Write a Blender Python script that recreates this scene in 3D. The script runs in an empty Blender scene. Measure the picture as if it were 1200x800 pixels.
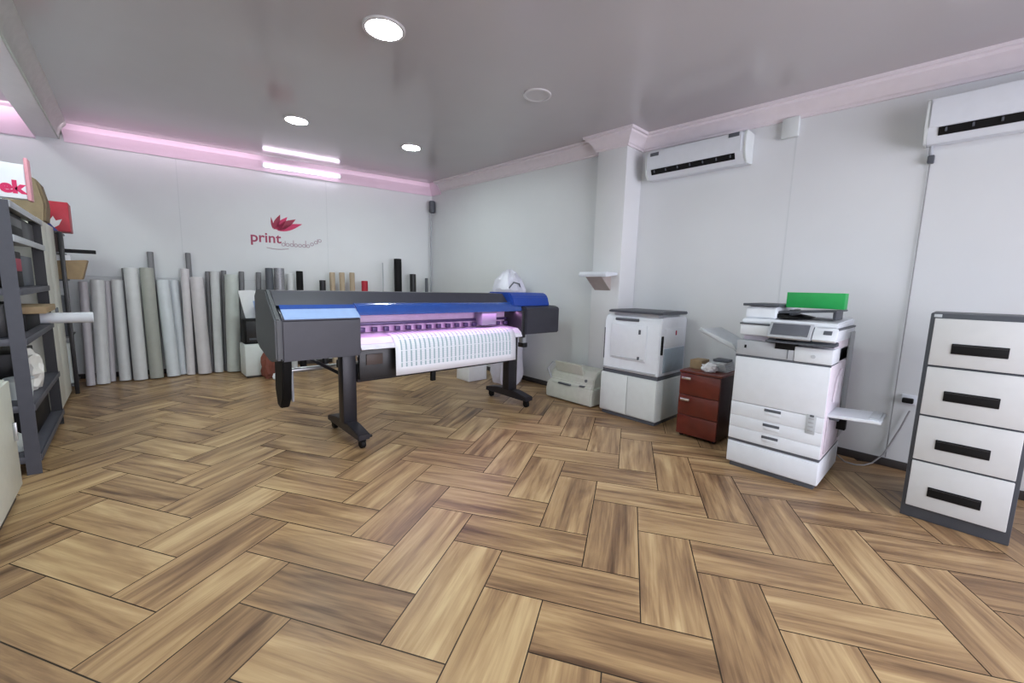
import bpy, bmesh, math, random
from mathutils import Vector, Matrix
random.seed(7)
SC = bpy.context.scene
COL = SC.collection

# ------------------------------------------------------------------ materials
def s2l(c):
    return tuple(((v/255)/12.92 if v/255 <= .04045 else ((v/255+.055)/1.055)**2.4) for v in c)

MATS = {}
def mat(name, rgb, rough=.5, metal=0., var=.06, scale=14., spec=.5, coat=0., emit=None, estr=0., alpha=1., bump=0., trans=0.):
    if name in MATS: return MATS[name]
    m = bpy.data.materials.new(name); m.use_nodes = True
    nt = m.node_tree; N = nt.nodes; L = nt.links
    b = N['Principled BSDF']
    c = s2l(rgb)
    tc = N.new('ShaderNodeTexCoord'); nz = N.new('ShaderNodeTexNoise')
    nz.inputs['Scale'].default_value = scale; nz.inputs['Detail'].default_value = 4
    L.new(tc.outputs['Object'], nz.inputs['Vector'])
    rp = N.new('ShaderNodeValToRGB')
    rp.color_ramp.elements[0].position = .3; rp.color_ramp.elements[1].position = .7
    rp.color_ramp.elements[0].color = (*[max(0, v*(1-var)) for v in c], 1)
    rp.color_ramp.elements[1].color = (*[min(1, v*(1+var)) for v in c], 1)
    L.new(nz.outputs['Fac'], rp.inputs['Fac']); L.new(rp.outputs['Color'], b.inputs['Base Color'])
    b.inputs['Roughness'].default_value = rough; b.inputs['Metallic'].default_value = metal
    b.inputs['Specular IOR Level'].default_value = spec; b.inputs['Coat Weight'].default_value = coat
    b.inputs['Alpha'].default_value = alpha
    if trans: b.inputs['Transmission Weight'].default_value = trans
    if emit:
        b.inputs['Emission Color'].default_value = (*s2l(emit), 1); b.inputs['Emission Strength'].default_value = estr
    if bump:
        bp = N.new('ShaderNodeBump'); bp.inputs['Strength'].default_value = bump; bp.inputs['Distance'].default_value = .01
        L.new(nz.outputs['Fac'], bp.inputs['Height']); L.new(bp.outputs['Normal'], b.inputs['Normal'])
    MATS[name] = m
    return m

M_wall = mat('wall_panel_paint', (219, 222, 225), .42, var=.015, scale=2)
M_wallseam = mat('wall_seam', (210, 214, 217), .5, var=.02)
M_ceil = mat('ceiling_pvc', (186, 182, 185), .14, var=.015, scale=1.5, spec=.55)
M_corn = mat('cornice_white', (228, 220, 226), .4, var=.02)
M_corn_glow = mat('cornice_pink_glow', (232, 208, 226), .4, var=.03, scale=3)  # pink LED glow put into the cornice colour
M_base = mat('skirting_dark', (60, 56, 56), .5)
M_pillar = mat('pillar_paint', (218, 220, 222), .45, var=.015, scale=3)
M_white = mat('white_plastic', (222, 227, 234), .38, var=.02)
M_white2 = mat('offwhite_plastic', (214, 220, 220), .42, var=.02)
M_lil = mat('copier_side_plastic', (222, 214, 224), .45, var=.02)
M_cream = mat('cream_laminate', (205, 206, 196), .45, var=.03)
M_aged = mat('aged_plastic', (196, 198, 188), .5, var=.04)
M_dkcase = mat('charcoal_plastic', (54, 54, 64), .42, var=.05)
M_blkp = mat('black_plastic', (28, 28, 32), .4, var=.1)
M_blk = mat('black_matte', (14, 14, 16), .6, var=.1, spec=.25)
M_leg = mat('dark_leg_metal', (36, 35, 42), .4, metal=.2)
M_blue = mat('blue_cover', (38, 74, 150), .22, var=.06, coat=.6)
M_bluecap = mat('blue_cap', (30, 66, 156), .35, var=.05)
M_pale = mat('lip_reflection_blue', (150, 176, 222), .25, var=.05, coat=.4)
M_lav = mat('lavender_lit_interior', (222, 186, 224), .35, var=.06)  # purple light inside the printer put into the inner wall's colour
M_rail = mat('carriage_rail', (74, 58, 96), .35, metal=.3)
M_alu = mat('aluminium', (176, 178, 180), .35, metal=.7)
M_steel = mat('steel_grey', (74, 75, 84), .5, metal=.1)
M_frame = mat('cabinet_frame_grey', (70, 74, 82), .45, var=.04)
M_drawer = mat('drawer_light_grey', (206, 208, 210), .45, var=.02)
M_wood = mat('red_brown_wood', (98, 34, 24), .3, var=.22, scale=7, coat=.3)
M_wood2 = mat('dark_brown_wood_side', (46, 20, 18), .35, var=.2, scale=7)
M_chrome = mat('chrome_handle', (220, 214, 214), .2, metal=.8)
M_green = mat('green_card', (22, 158, 78), .5, var=.05)
M_kraft = mat('kraft_cardboard', (158, 136, 104), .7, var=.1)
M_paper = mat('paper_white', (236, 238, 242), .7, var=.02)
M_screen = mat('screen_glass', (92, 96, 104), .15, var=.05, coat=.5)
M_grey = mat('mid_grey_plastic', (170, 174, 180), .45, var=.03)
M_lgrey = mat('tray_grey', (188, 194, 200), .4, var=.03)
M_dgrey = mat('slot_grey', (84, 88, 96), .5)
M_crim = mat('crimson', (206, 36, 96), .5, var=.06)
M_crimd = mat('dark_crimson', (158, 26, 66), .5, var=.06)
M_maroon = mat('maroon_grey_letter', (160, 60, 92), .5, var=.05)
M_mauve = mat('mauve_letter', (178, 160, 170), .5, var=.05)
M_red = mat('red_box', (176, 30, 52), .5, var=.08)
M_bluebox = mat('blue_box', (52, 72, 150), .5, var=.08)
M_navy = mat('navy_film', (40, 32, 96), .3, var=.08)
M_bottle = mat('blue_bottle', (120, 168, 206), .3, var=.06)
M_skin = mat('tan_film', (178, 160, 136), .45, var=.06)
M_rg = [mat('roll_lilac', (176, 172, 178), .35, var=.03), mat('roll_white', (206, 208, 210), .35, var=.03),
        mat('roll_grey', (150, 152, 154), .4, var=.04), mat('roll_sage', (162, 164, 157), .45, var=.04),
        mat('roll_cool', (208, 214, 220), .3, var=.03), mat('roll_pinkish', (208, 204, 208), .35, var=.03),
        mat('tube_grey', (122, 122, 126), .45, var=.05), mat('roll_mint', (198, 204, 200), .35, var=.03)]
M_film = mat('crumpled_plastic', (222, 222, 236), .3, var=.05, scale=9, bump=.5, coat=.2)
M_lampon = mat('lamp_lens_on', (250, 252, 255), .4, var=0, emit=(240, 254, 251), estr=125.)
M_lampoff = mat('lamp_lens_off', (196, 194, 196), .4, var=.01)
M_lamprim = mat('lamp_rim', (206, 204, 206), .35, var=.01)
M_tube = mat('tube_on', (250, 240, 255), .4, var=0, emit=(250, 240, 255), estr=9.)
M_glassw = mat('window_frame_metal', (200, 202, 206), .4, metal=.3)
M_cable = mat('grey_cable', (146, 146, 148), .5, var=.03)
M_silver = mat('silver_film', (150, 150, 156), .35, metal=.3, var=.2, scale=40)

def glass_mat():
    m = bpy.data.materials.new('window_glass'); m.use_nodes = True
    nt = m.node_tree; N = nt.nodes; L = nt.links
    for n in list(N): N.remove(n)
    o = N.new('ShaderNodeOutputMaterial'); mx = N.new('ShaderNodeMixShader')
    t = N.new('ShaderNodeBsdfTransparent'); g = N.new('ShaderNodeBsdfGlossy'); g.inputs['Roughness'].default_value = .02
    fr = N.new('ShaderNodeFresnel'); fr.inputs['IOR'].default_value = 1.35
    L.new(fr.outputs[0], mx.inputs[0]); L.new(t.outputs[0], mx.inputs[1]); L.new(g.outputs[0], mx.inputs[2]); L.new(mx.outputs[0], o.inputs[0])
    return m
M_glass = glass_mat()

def floor_mat():
    m = bpy.data.materials.new('wood_look_tile'); m.use_nodes = True
    nt = m.node_tree; N = nt.nodes; L = nt.links
    b = N['Principled BSDF']
    uv = N.new('ShaderNodeUVMap'); uv.uv_map = 'plank'
    at = N.new('ShaderNodeVertexColor'); at.layer_name = 'rnd'
    sp = N.new('ShaderNodeSeparateXYZ'); L.new(uv.outputs[0], sp.inputs[0])
    sc = N.new('ShaderNodeSeparateColor'); L.new(at.outputs[0], sc.inputs[0])
    def math_(op, a, bb):
        n = N.new('ShaderNodeMath'); n.operation = op
        for i, v in enumerate((a, bb)):
            if isinstance(v, (int, float)): n.inputs[i].default_value = v
            else: L.new(v, n.inputs[i])
        return n.outputs[0]
    def coord(su, sv, k):
        c = N.new('ShaderNodeCombineXYZ')
        L.new(math_('ADD', math_('MULTIPLY', sp.outputs[0], su), math_('MULTIPLY', sc.outputs[0], 40 + k)), c.inputs[0])
        L.new(math_('ADD', math_('MULTIPLY', sp.outputs[1], sv), math_('MULTIPLY', sc.outputs[1], 60 + k)), c.inputs[1])
        L.new(math_('MULTIPLY', sc.outputs[2], 25 + k), c.inputs[2])
        return c.outputs[0]
    def noise(vec, scale, det, dist, rough=.55):
        n = N.new('ShaderNodeTexNoise'); L.new(vec, n.inputs['Vector'])
        n.inputs['Scale'].default_value = scale; n.inputs['Detail'].default_value = det
        n.inputs['Distortion'].default_value = dist; n.inputs['Roughness'].default_value = rough
        return n.outputs['Fac']
    broad = noise(coord(1.1, 7.5, 0), 1.0, 3, .7)
    streak = noise(coord(1.2, 24, 3), 1.0, 5, .5, .65)
    grain = noise(coord(4, 130, 5), 1.0, 3, .2)
    mixv = math_('ADD', math_('ADD', math_('MULTIPLY', broad, .56), math_('MULTIPLY', streak, .42)),
                 math_('ADD', math_('MULTIPLY', grain, .08), math_('MULTIPLY', math_('SUBTRACT', sc.outputs[2], .5), .10)))
    rp = N.new('ShaderNodeValToRGB'); cr = rp.color_ramp
    stops = [(.30, (76, 56, 41)), (.39, (107, 82, 60)), (.48, (140, 111, 81)), (.57, (166, 136, 99)), (.70, (193, 166, 125))]
    cr.elements[0].position, cr.elements[0].color = stops[0][0], (*s2l(stops[0][1]), 1)
    cr.elements[1].position, cr.elements[1].color = stops[-1][0], (*s2l(stops[-1][1]), 1)
    for p, c in stops[1:-1]:
        e = cr.elements.new(p); e.color = (*s2l(c), 1)
    L.new(mixv, rp.inputs['Fac']); L.new(rp.outputs['Color'], b.inputs['Base Color'])
    b.inputs['Roughness'].default_value = .34; b.inputs['Specular IOR Level'].default_value = .35
    bp = N.new('ShaderNodeBump'); bp.inputs['Strength'].default_value = .12; bp.inputs['Distance'].default_value = .002
    L.new(streak, bp.inputs['Height']); L.new(bp.outputs['Normal'], b.inputs['Normal'])
    return m

def print_mat():
    # printed sheet: rows of narrow teal bars on white, plain white margin
    m = bpy.data.materials.new('printed_sheet_ink'); m.use_nodes = True
    nt = m.node_tree; N = nt.nodes; L = nt.links; b = N['Principled BSDF']
    uv = N.new('ShaderNodeUVMap'); uv.uv_map = 'sheet'
    sp = N.new('ShaderNodeSeparateXYZ'); L.new(uv.outputs[0], sp.inputs[0])
    def M(op, a, bb, c=None):
        n = N.new('ShaderNodeMath'); n.operation = op
        for i, v in enumerate((a, bb) + ((c,) if c is not None else ())):
            if isinstance(v, (int, float)): n.inputs[i].default_value = v
            else: L.new(v, n.inputs[i])
        return n.outputs[0]
    u, v = sp.outputs[0], sp.outputs[1]
    col = M('FRACT', M('MULTIPLY', u, 30), 0)
    bar = M('LESS_THAN', col, .34)
    row = M('FRACT', M('MULTIPLY', v, 5), 0)
    seg = M('GREATER_THAN', row, .06)
    inside = M('MULTIPLY', M('MULTIPLY', M('GREATER_THAN', u, .035), M('LESS_THAN', u, .965)), M('GREATER_THAN', v, .13))
    dash = M('MULTIPLY', M('GREATER_THAN', col, .34), M('LESS_THAN', M('FRACT', M('MULTIPLY', v, 36), 0), .3))
    ink = M('MULTIPLY', M('MAXIMUM', M('MULTIPLY', bar, seg), M('MULTIPLY', dash, .45)), inside)
    mx = N.new('ShaderNodeMix'); mx.data_type = 'RGBA'
    mx.inputs['A'].default_value = (*s2l((236, 238, 246)), 1); mx.inputs['B'].default_value = (*s2l((132, 164, 174)), 1)
    L.new(M('MULTIPLY', ink, .85), mx.inputs['Factor']); L.new(mx.outputs['Result'], b.inputs['Base Color'])
    b.inputs['Roughness'].default_value = .5
    return m

# ------------------------------------------------------------------ mesh helpers
class MB:
    def __init__(s): s.bm = bmesh.new()
    def _join(s, o, mtx=None):
        if mtx is not None: bmesh.ops.transform(o, matrix=mtx, verts=o.verts)
        me = bpy.data.meshes.new('tmp'); o.to_mesh(me); o.free(); s.bm.from_mesh(me); bpy.data.meshes.remove(me)
        return s
    def box(s, x0, x1, y0, y1, z0, z1, bev=.004, seg=2, mtx=None):
        o = bmesh.new(); bmesh.ops.create_cube(o, size=1)
        for v in o.verts:
            v.co = Vector(((x0+x1)/2 + v.co.x*(x1-x0), (y0+y1)/2 + v.co.y*(y1-y0), (z0+z1)/2 + v.co.z*(z1-z0)))
        bev = min(bev, abs(x1-x0)*.45, abs(y1-y0)*.45, abs(z1-z0)*.45)
        if bev > 0: bmesh.ops.bevel(o, geom=o.edges[:], offset=bev, segments=seg, affect='EDGES', profile=.5)
        return s._join(o, mtx)
    def cyl(s, a, b, r, r2=None, seg=24, caps=True, bev=0.):
        a = Vector(a); b = Vector(b); d = b-a
        o = bmesh.new()
        bmesh.ops.create_cone(o, cap_ends=caps, segments=seg, radius1=r, radius2=r if r2 is None else r2, depth=d.length)
        if bev: bmesh.ops.bevel(o, geom=[e for e in o.edges if any(len(f.verts) > 4 for f in e.link_faces)], offset=bev, segments=2, affect='EDGES')
        q = d.to_track_quat('Z', 'Y').to_matrix().to_4x4()
        return s._join(o, Matrix.Translation((a+b)/2) @ q)
    def pipe(s, a, b, r, ri, seg=28):
        # a hollow roll
        a = Vector(a); b = Vector(b); d = (b-a); n = d.length; q = Matrix.Translation(a) @ d.to_track_quat('Z', 'Y').to_matrix().to_4x4()
        o = bmesh.new(); e = min(.004, (r-ri)*.3)
        prof = [(ri, .0), (r-e, 0), (r, e), (r, n-e), (r-e, n), (ri, n)]
        rings = [[o.verts.new((rr*math.cos(2*math.pi*k/seg), rr*math.sin(2*math.pi*k/seg), z)) for k in range(seg)] for rr, z in prof]
        for i in range(len(rings)):
            A, B = rings[i], rings[(i+1) % len(rings)]
            for k in range(seg): o.faces.new((A[k], A[(k+1) % seg], B[(k+1) % seg], B[k]))
        return s._join(o, q)
    def sph(s, c, r, sx=1, sy=1, sz=1, seg=16):
        o = bmesh.new(); bmesh.ops.create_uvsphere(o, u_segments=seg, v_segments=seg//2, radius=r)
        return s._join(o, Matrix.Translation(c) @ Matrix.Diagonal((sx, sy, sz, 1)))
    def prism(s, poly, axis, a0, a1, bev=.0, mtx=None):
        # poly: 2-D points in the plane normal to axis ('x': (y,z), 'y': (x,z), 'z': (x,y))
        f = {'x': lambda p, a: (a, p[0], p[1]), 'y': lambda p, a: (p[0], a, p[1]), 'z': lambda p, a: (p[0], p[1], a)}[axis]
        o = bmesh.new()
        A = [o.verts.new(f(p, a0)) for p in poly]; B = [o.verts.new(f(p, a1)) for p in poly]
        n = len(poly)
        o.faces.new(A); o.faces.new(B[::-1])
        for i in range(n): o.faces.new((A[i], B[i], B[(i+1) % n], A[(i+1) % n]))
        bmesh.ops.recalc_face_normals(o, faces=o.faces[:])
        if bev: bmesh.ops.bevel(o, geom=o.edges[:], offset=bev, segments=2, affect='EDGES')
        return s._join(o, mtx)
    def tube(s, pts, r, seg=10):
        pts = [Vector(p) for p in pts]; o = bmesh.new(); rings = []
        up = Vector((.31, .17, .93)).normalized()
        for i, p in enumerate(pts):
            t = (pts[min(i+1, len(pts)-1)] - pts[max(i-1, 0)]).normalized()
            x = t.cross(up); x = x.normalized() if x.length > 1e-4 else Vector((1, 0, 0)); y = t.cross(x)
            rings.append([o.verts.new(p + r*(math.cos(2*math.pi*k/seg)*x + math.sin(2*math.pi*k/seg)*y)) for k in range(seg)])
        for A, B in zip(rings, rings[1:]):
            for k in range(seg): o.faces.new((A[k], A[(k+1) % seg], B[(k+1) % seg], B[k]))
        o.faces.new(rings[0]); o.faces.new(rings[-1])
        bmesh.ops.recalc_face_normals(o, faces=o.faces[:])
        return s._join(o)
    def strip(s, pts, width_vec, th=.002):
        # thin sheet swept along a polyline
        o = bmesh.new(); w = Vector(width_vec)
        A = [o.verts.new(p) for p in pts]; B = [o.verts.new(Vector(p)+w) for p in pts]
        fs = [o.faces.new((A[i], A[i+1], B[i+1], B[i])) for i in range(len(pts)-1)]
        bmesh.ops.solidify(o, geom=fs, thickness=th)
        return s._join(o)
    def build(s, name, m, parent=None, smooth=True, off=None, mtx=None):
        if mtx is not None: bmesh.ops.transform(s.bm, matrix=mtx, verts=s.bm.verts)
        o = off if off is not None else (ORG.get(parent.name, Vector()) if parent else Vector())
        for v in s.bm.verts: v.co -= o
        me = bpy.data.meshes.new(name)
        s.bm.normal_update(); s.bm.to_mesh(me); s.bm.free()
        if smooth:
            for p in me.polygons: p.use_smooth = True
            me.set_sharp_from_angle(angle=math.radians(32))
        me.materials.append(m)
        ob = bpy.data.objects.new(name, me); COL.objects.link(ob)
        if parent: ob.parent = parent; ORG[ob.name] = o
        else: ob.location = o; ORG[ob.name] = o
        return ob
ORG = {}

def tag(o, label=None, cat=None, group=None, kind=None):
    if label: o['label'] = label
    if cat: o['category'] = cat
    if group: o['group'] = group
    if kind: o['kind'] = kind
    return o
def thing(name, label, cat, loc, group=None):
    o = bpy.data.objects.new(name, None); COL.objects.link(o); o.location = loc; o.empty_display_size = .1
    ORG[o.name] = Vector(loc)
    return tag(o, label, cat, group)
def struct(o): o['kind'] = 'structure'; return o
def single(mb, name, m, label, cat, loc, group=None, mtx=None):
    return tag(mb.build(name, m, None, off=Vector(loc), mtx=mtx), label, cat, group)
def copy_tree(src, loc, label=None, group=None):
    r = src.copy(); COL.objects.link(r); r.location = loc
    if label: r['label'] = label
    if group: r['group'] = group
    for ch in src.children:
        c = ch.copy(); COL.objects.link(c); c.parent = r
        for g in ch.children:
            d = g.copy(); COL.objects.link(d); d.parent = c
    return r

def text_mesh(name, txt, size, m, parent, mtx, extrude=.001, bold=0., shear=0.):
    cu = bpy.data.curves.new('txt', 'FONT'); cu.body = txt; cu.size = size; cu.extrude = extrude; cu.offset = bold; cu.shear = shear
    to = bpy.data.objects.new('txt', cu); COL.objects.link(to)
    dg = bpy.context.evaluated_depsgraph_get()
    me = bpy.data.meshes.new_from_object(to.evaluated_get(dg))
    bpy.data.objects.remove(to); bpy.data.curves.remove(cu)
    me.transform(mtx); me.name = name
    o = ORG[parent.name]; me.transform(Matrix.Translation(-o))
    me.materials.clear(); me.materials.append(m)
    ob = bpy.data.objects.new(name, me); COL.objects.link(ob); ob.parent = parent; ORG[ob.name] = o
    return ob

# ------------------------------------------------------------------ camera
H = 1.45
yaw, pitch, roll, FPX = math.radians(42.86090), math.radians(7.51522), math.radians(1.54885), 482.0335
fw = Vector((math.sin(yaw)*math.cos(pitch), math.cos(yaw)*math.cos(pitch), -math.sin(pitch)))
r0 = Vector((math.cos(yaw), -math.sin(yaw), 0)); u0 = r0.cross(fw)
rt = math.cos(roll)*r0 + math.sin(roll)*u0; up = -math.sin(roll)*r0 + math.cos(roll)*u0
cd = bpy.data.cameras.new('camera'); cd.sensor_width = 36; cd.lens = FPX/1200*36; cd.clip_start = .05
cam = bpy.data.objects.new('camera', cd); COL.objects.link(cam)
mw = Matrix((( rt.x, up.x, -fw.x, 0), (rt.y, up.y, -fw.y, 0), (rt.z, up.z, -fw.z, H), (0, 0, 0, 1)))
cam.matrix_world = mw
SC.camera = cam

# ------------------------------------------------------------------ room shell
XR, XL, YF = 4.72, -1.35, -3.3          # right wall, left wall, shop front
ZB = 3.50                               # left bay ceiling
def ZCF(y): return 3.222 + .0235*y      # the ceiling rises a little towards the back
B0 = Vector((4.5, 7.28, 0)); BD = Vector((.9799, -.1994, 0)).normalized(); BN = Vector((.1994, .9799, 0)).normalized()
def backY(x): return B0.y - (x-B0.x)*(.1994/.9799)
BW = Matrix(((BD.x, BN.x, 0, B0.x), (BD.y, BN.y, 0, B0.y), (0, 0, 1, 0), (0, 0, 0, 1)))   # (along wall, into wall, up)

def herringbone():
    W, n = .29023, 2.51678
    yawa = yaw + math.radians(15.816475)
    da = Vector((math.sin(yawa), math.cos(yawa), 0)); db = Vector((math.cos(yawa), -math.sin(yawa), 0))
    org = Vector((-.502*math.cos(yaw) + 1.490*math.sin(yaw), .502*math.sin(yaw) + 1.490*math.cos(yaw), 0))
    bm = bmesh.new(); uvl = bm.loops.layers.uv.new('plank'); cl = bm.loops.layers.float_color.new('rnd')
    g = .0028/W
    v = [bm.verts.new(p) for p in ((XL-.1, YF-.1, -.003), (5.0, YF-.1, -.003), (5.0, 8.9, -.003), (XL-.1, 8.9, -.003))]
    f = bm.faces.new(v); f.material_index = 1
    rr = random.Random(3)
    for i in range(-70, 71):
        for j in range(-30, 31):
            b0, a0 = i + n*j, -i + n*j
            for (bb, aa, wb, wa, along) in ((b0, a0, 1, n, 'a'), (b0-n, a0, n, 1, 'b')):
                c = org + W*((aa+wa/2)*da + (bb+wb/2)*db)
                if not (XL-.3 < c.x < 5.0 and YF-.3 < c.y < backY(c.x)+.35): continue
                col = (rr.random(), rr.random(), rr.random(), 1); flip = rr.random() < .5
                cs = [(bb+g, aa+g), (bb+wb-g, aa+g), (bb+wb-g, aa+wa-g), (bb+g, aa+wa-g)]
                vs = [bm.verts.new(org + W*(q[1]*da + q[0]*db)) for q in cs]
                fc = bm.faces.new(vs)
                if fc.normal.z < 0 or True:
                    fc.normal_update()
                for lp, q in zip(fc.loops, cs):
                    lu = (q[1]-aa)*W if along == 'a' else (q[0]-bb)*W
                    lv = (q[0]-bb)*W if along == 'a' else (q[1]-aa)*W
                    if flip: lu = n*W-lu
                    lp[uvl].uv = (lu, lv); lp[cl] = col
    for fc in bm.faces:
        if fc.normal.z < 0: fc.normal_flip()
    me = bpy.data.meshes.new('floor'); bm.to_mesh(me); bm.free()
    me.materials.append(floor_mat()); me.materials.append(mat('tile_grout', (58, 48, 40), .8))
    o = bpy.data.objects.new('floor', me); COL.objects.link(o); struct(o)
herringbone()

YC = B0.y
struct(MB().box(XR, XR+.12, YF, 2.83, 0, 3.6, 0).build('wall_right', M_wall))
struct(MB().box(4.5, 4.84, 3.24, 7.6, 0, 3.6, 0).build('wall_side', M_wall))
struct(MB().box(4.38, 4.84, 2.83, 3.24, 0, 3.6, .006).build('wall_pillar', M_pillar))
struct(MB().box(-6.3, .05, 0, .12, 0, 3.6, 0).build('wall_back', M_wall, mtx=BW))
struct(MB().box(XL-.12, XL, YF, 8.9, 0, 3.6, 0).build('wall_left', M_wall))
mb = MB()
mb.box(XL-.12, .1, YF-.12, YF, 0, 3.6, 0); mb.box(4.3, 4.84, YF-.12, YF, 0, 3.6, 0)
mb.box(.1, 4.3, YF-.12, YF, 0, .25, 0); mb.box(.1, 4.3, YF-.12, YF, 2.95, 3.6, 0)
struct(mb.build('wall_front', M_wall))
mb = MB()
for x in (.1, 1.15, 2.2, 3.25, 4.24): mb.box(x, x+.06, YF-.09, YF-.03, .25, 2.95, .004)
mb.box(.1, 4.3, YF-.09, YF-.03, .25, .31, .004); mb.box(.1, 4.3, YF-.09, YF-.03, 2.89, 2.95, .004); mb.box(.1, 4.3, YF-.09, YF-.03, 2.1, 2.15, .004)
w = struct(mb.build('window_1', M_glassw))
MB().box(.12, 4.28, YF-.065, YF-.055, .28, 2.92, 0).build('window_pane', M_glass, w)
# ceiling: main field with fine board joints, and the left bay beyond the downstand
mb = MB(); mb.prism([(YF-.1, ZCF(YF-.1)), (8.9, ZCF(8.9)), (8.9, ZCF(8.9)+.06), (YF-.1, ZCF(YF-.1)+.06)], 'x', -.6, 5.0)
struct(mb.build('ceiling', M_ceil))
struct(MB().box(XL-.12, -.6, YF-.1, 8.9, ZB, ZB+.06, 0).build('ceiling_bay', M_corn))
SHEAR = Matrix(((1, 0, 0, 0), (0, 1, 0, 0), (0, .0235, 1, 3.222-3.36), (0, 0, 0, 1)))
struct(MB().box(-.78, -.56, YF, backY(-.7)+.03, 3.17, 3.56, .01).build('trim_1', M_corn, mtx=SHEAR))
mb = MB()
prof = [(-.56, 3.17), (-.545, 3.17), (-.535, 3.23), (-.50, 3.30), (-.47, 3.33), (-.46, 3.36), (-.56, 3.36)]
mb.prism(prof, 'y', YF, backY(-.5)+.02)
struct(mb.build('trim_2', mat('moulding_grey', (186, 190, 184), .45), mtx=SHEAR))

def sweep(path, prof, name, m, mtx=None):
    # prof: (distance out of the wall, z); the room lies on the left-hand side of the path
    P = [Vector((p[0], p[1], 0)) for p in path]; bm = bmesh.new(); rings = []
    for i, p in enumerate(P):
        d1 = (P[i]-P[i-1]).normalized() if i > 0 else (P[1]-P[0]).normalized()
        d2 = (P[i+1]-P[i]).normalized() if i < len(P)-1 else d1
        n1 = Vector((-d1.y, d1.x, 0)); n2 = Vector((-d2.y, d2.x, 0)); mt = (n1+n2).normalized(); k = 1/max(.3, mt.dot(n1))
        rings.append([bm.verts.new(p + mt*k*d + Vector((0, 0, z))) for d, z in prof])
    n = len(prof)
    for A, B in zip(rings, rings[1:]):
        for k in range(n): bm.faces.new((A[k], A[(k+1) % n], B[(k+1) % n], B[k]))
    bm.faces.new(rings[0]); bm.faces.new(rings[-1])
    bmesh.ops.recalc_face_normals(bm, faces=bm.faces[:])
    mb = MB(); mb._join(bm)
    return struct(mb.build(name, m, mtx=mtx))
CP = [(0, 3.19), (.02, 3.19), (.022, 3.21), (.035, 3.22), (.04, 3.235), (.07, 3.28), (.11, 3.31), (.115, 3.33), (.14, 3.335), (.145, 3.36), (0, 3.36)]
sweep([(XR, YF), (XR, 2.83), (4.38, 2.83), (4.38, 3.24), (4.5, 3.24), (4.5, 7.0)], CP, 'trim_3', M_corn, SHEAR)
CPB = [(0, 3.145), (.02, 3.145), (.025, 3.17), (.06, 3.24), (.10, 3.29), (.105, 3.33), (.12, 3.36), (0, 3.36)]
sweep([(4.5, 6.95), (4.5, 7.28), (-.5, backY(-.5))], CPB, 'trim_4', M_corn_glow, SHEAR)
sweep([(-.76, backY(-.76)), (XL, backY(XL))], [(0, 3.19), (.03, 3.2), (.12, 3.42), (.13, 3.52), (0, 3.52)], 'trim_5', M_corn_glow)
# skirting
struct(MB().box(XR-.014, XR, YF, 2.83, 0, .07, .003).build('baseboard_right', M_base))
struct(MB().box(4.486, 4.5, 3.24, 7.2, 0, .07, .003).build('baseboard_side', M_base))
struct(MB().box(-6.1, -.02, -.014, 0, 0, .07, .003).build('baseboard_back', M_base, mtx=BW))
# cover strips over the wall board joints
k = 6
for y in (1.22, -.8):
    struct(MB().box(XR-.0012, XR, y-.008, y+.008, .07, 3.1, 0).build('trim_%d' % k, M_wallseam)); k += 1
for s in (-1.92, -3.95):
    struct(MB().box(s-.006, s+.006, -.0012, 0, 1.62, 3.19, 0).build('trim_%d' % k, M_wallseam, mtx=BW)); k += 1
struct(MB().box(-5.2, -2.9, -.006, 0, 1.44, 1.455, .001).build('trim_%d' % k, M_wallseam, mtx=BW)); k += 1
struct(MB().box(4.497, 4.5, 3.26, 3.275, .07, 3.1, .001).build('trim_%d' % k, M_wallseam)); k += 1

# ------------------------------------------------------------------ ceiling lights
def downlight(label, x, y, r, on, grp):
    ZC = ZCF(y)
    t = thing('ceiling_downlight', label, 'ceiling light', (x, y, ZC), grp)
    mb = MB(); mb.pipe((x, y, ZC-.015), (x, y, ZC+.004), r+.02, r-.004, 36); mb.build('rim', M_lamprim, t)
    mb = MB(); mb.cyl((x, y, ZC-.011), (x, y, ZC+.003), r, seg=36); mb.build('lens', M_lampon if on else M_lampoff, t)
    return t
G = 'round ceiling downlights'
downlight('round lit downlight nearest the camera, high above the wood floor', 1.493, 3.07, .132, True, G)
downlight('round lit downlight above the standing rolls, before the wall tube light', 1.597, 5.59, .122, True, G)
downlight('round lit downlight nearest the far right corner of the room', 3.02, 5.43, .122, True, G)
downlight('round unlit downlight in front of the white pillar', 3.01, 2.98, .115, False, G)
for x, y in ((-.05, 3.3), (1.5, .7), (1.5, -1.8), (-.05, .4)):  # unseen downlights added as fill for the room
    downlight('round lit downlight overhead, unseen, added as fill light', x, y, .12, True, 'added downlights over the front of the shop')
for y in (4.4, 6.3):  # unseen bay downlights added to brighten the dim back left
    t = thing('ceiling_downlight', 'unseen lit downlight added above the shelving at the left', 'ceiling light', (-1.08, y, ZB), 'added downlights over the left shelving')
    mb = MB(); mb.pipe((-1.08, y, ZB-.015), (-1.08, y, ZB+.004), .14, .116, 36); mb.build('rim', M_lamprim, t)
    mb = MB(); mb.cyl((-1.08, y, ZB-.011), (-1.08, y, ZB+.003), .12, seg=36); mb.build('lens', M_lampon, t)
# fluorescent batten on the back wall
tl = thing('tube_light', 'lit fluorescent tube light along the pink-lit cornice of the back wall', 'tube light', BW @ Vector((-2.27, -.03, 3.27)))
MB().box(-2.86, -1.68, -.05, -.032, 3.245, 3.30, .004).build('batten', M_white, tl, mtx=BW)
MB().cyl((-2.83, -.068, 3.272), (-1.71, -.068, 3.272), .018, seg=16).build('tube', M_tube, tl, mtx=BW)
for s in (-2.85, -1.69):
    MB().box(s-.012, s+.012, -.088, -.045, 3.25, 3.295, .003).build('end_cap', M_white, tl, mtx=BW)

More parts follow.
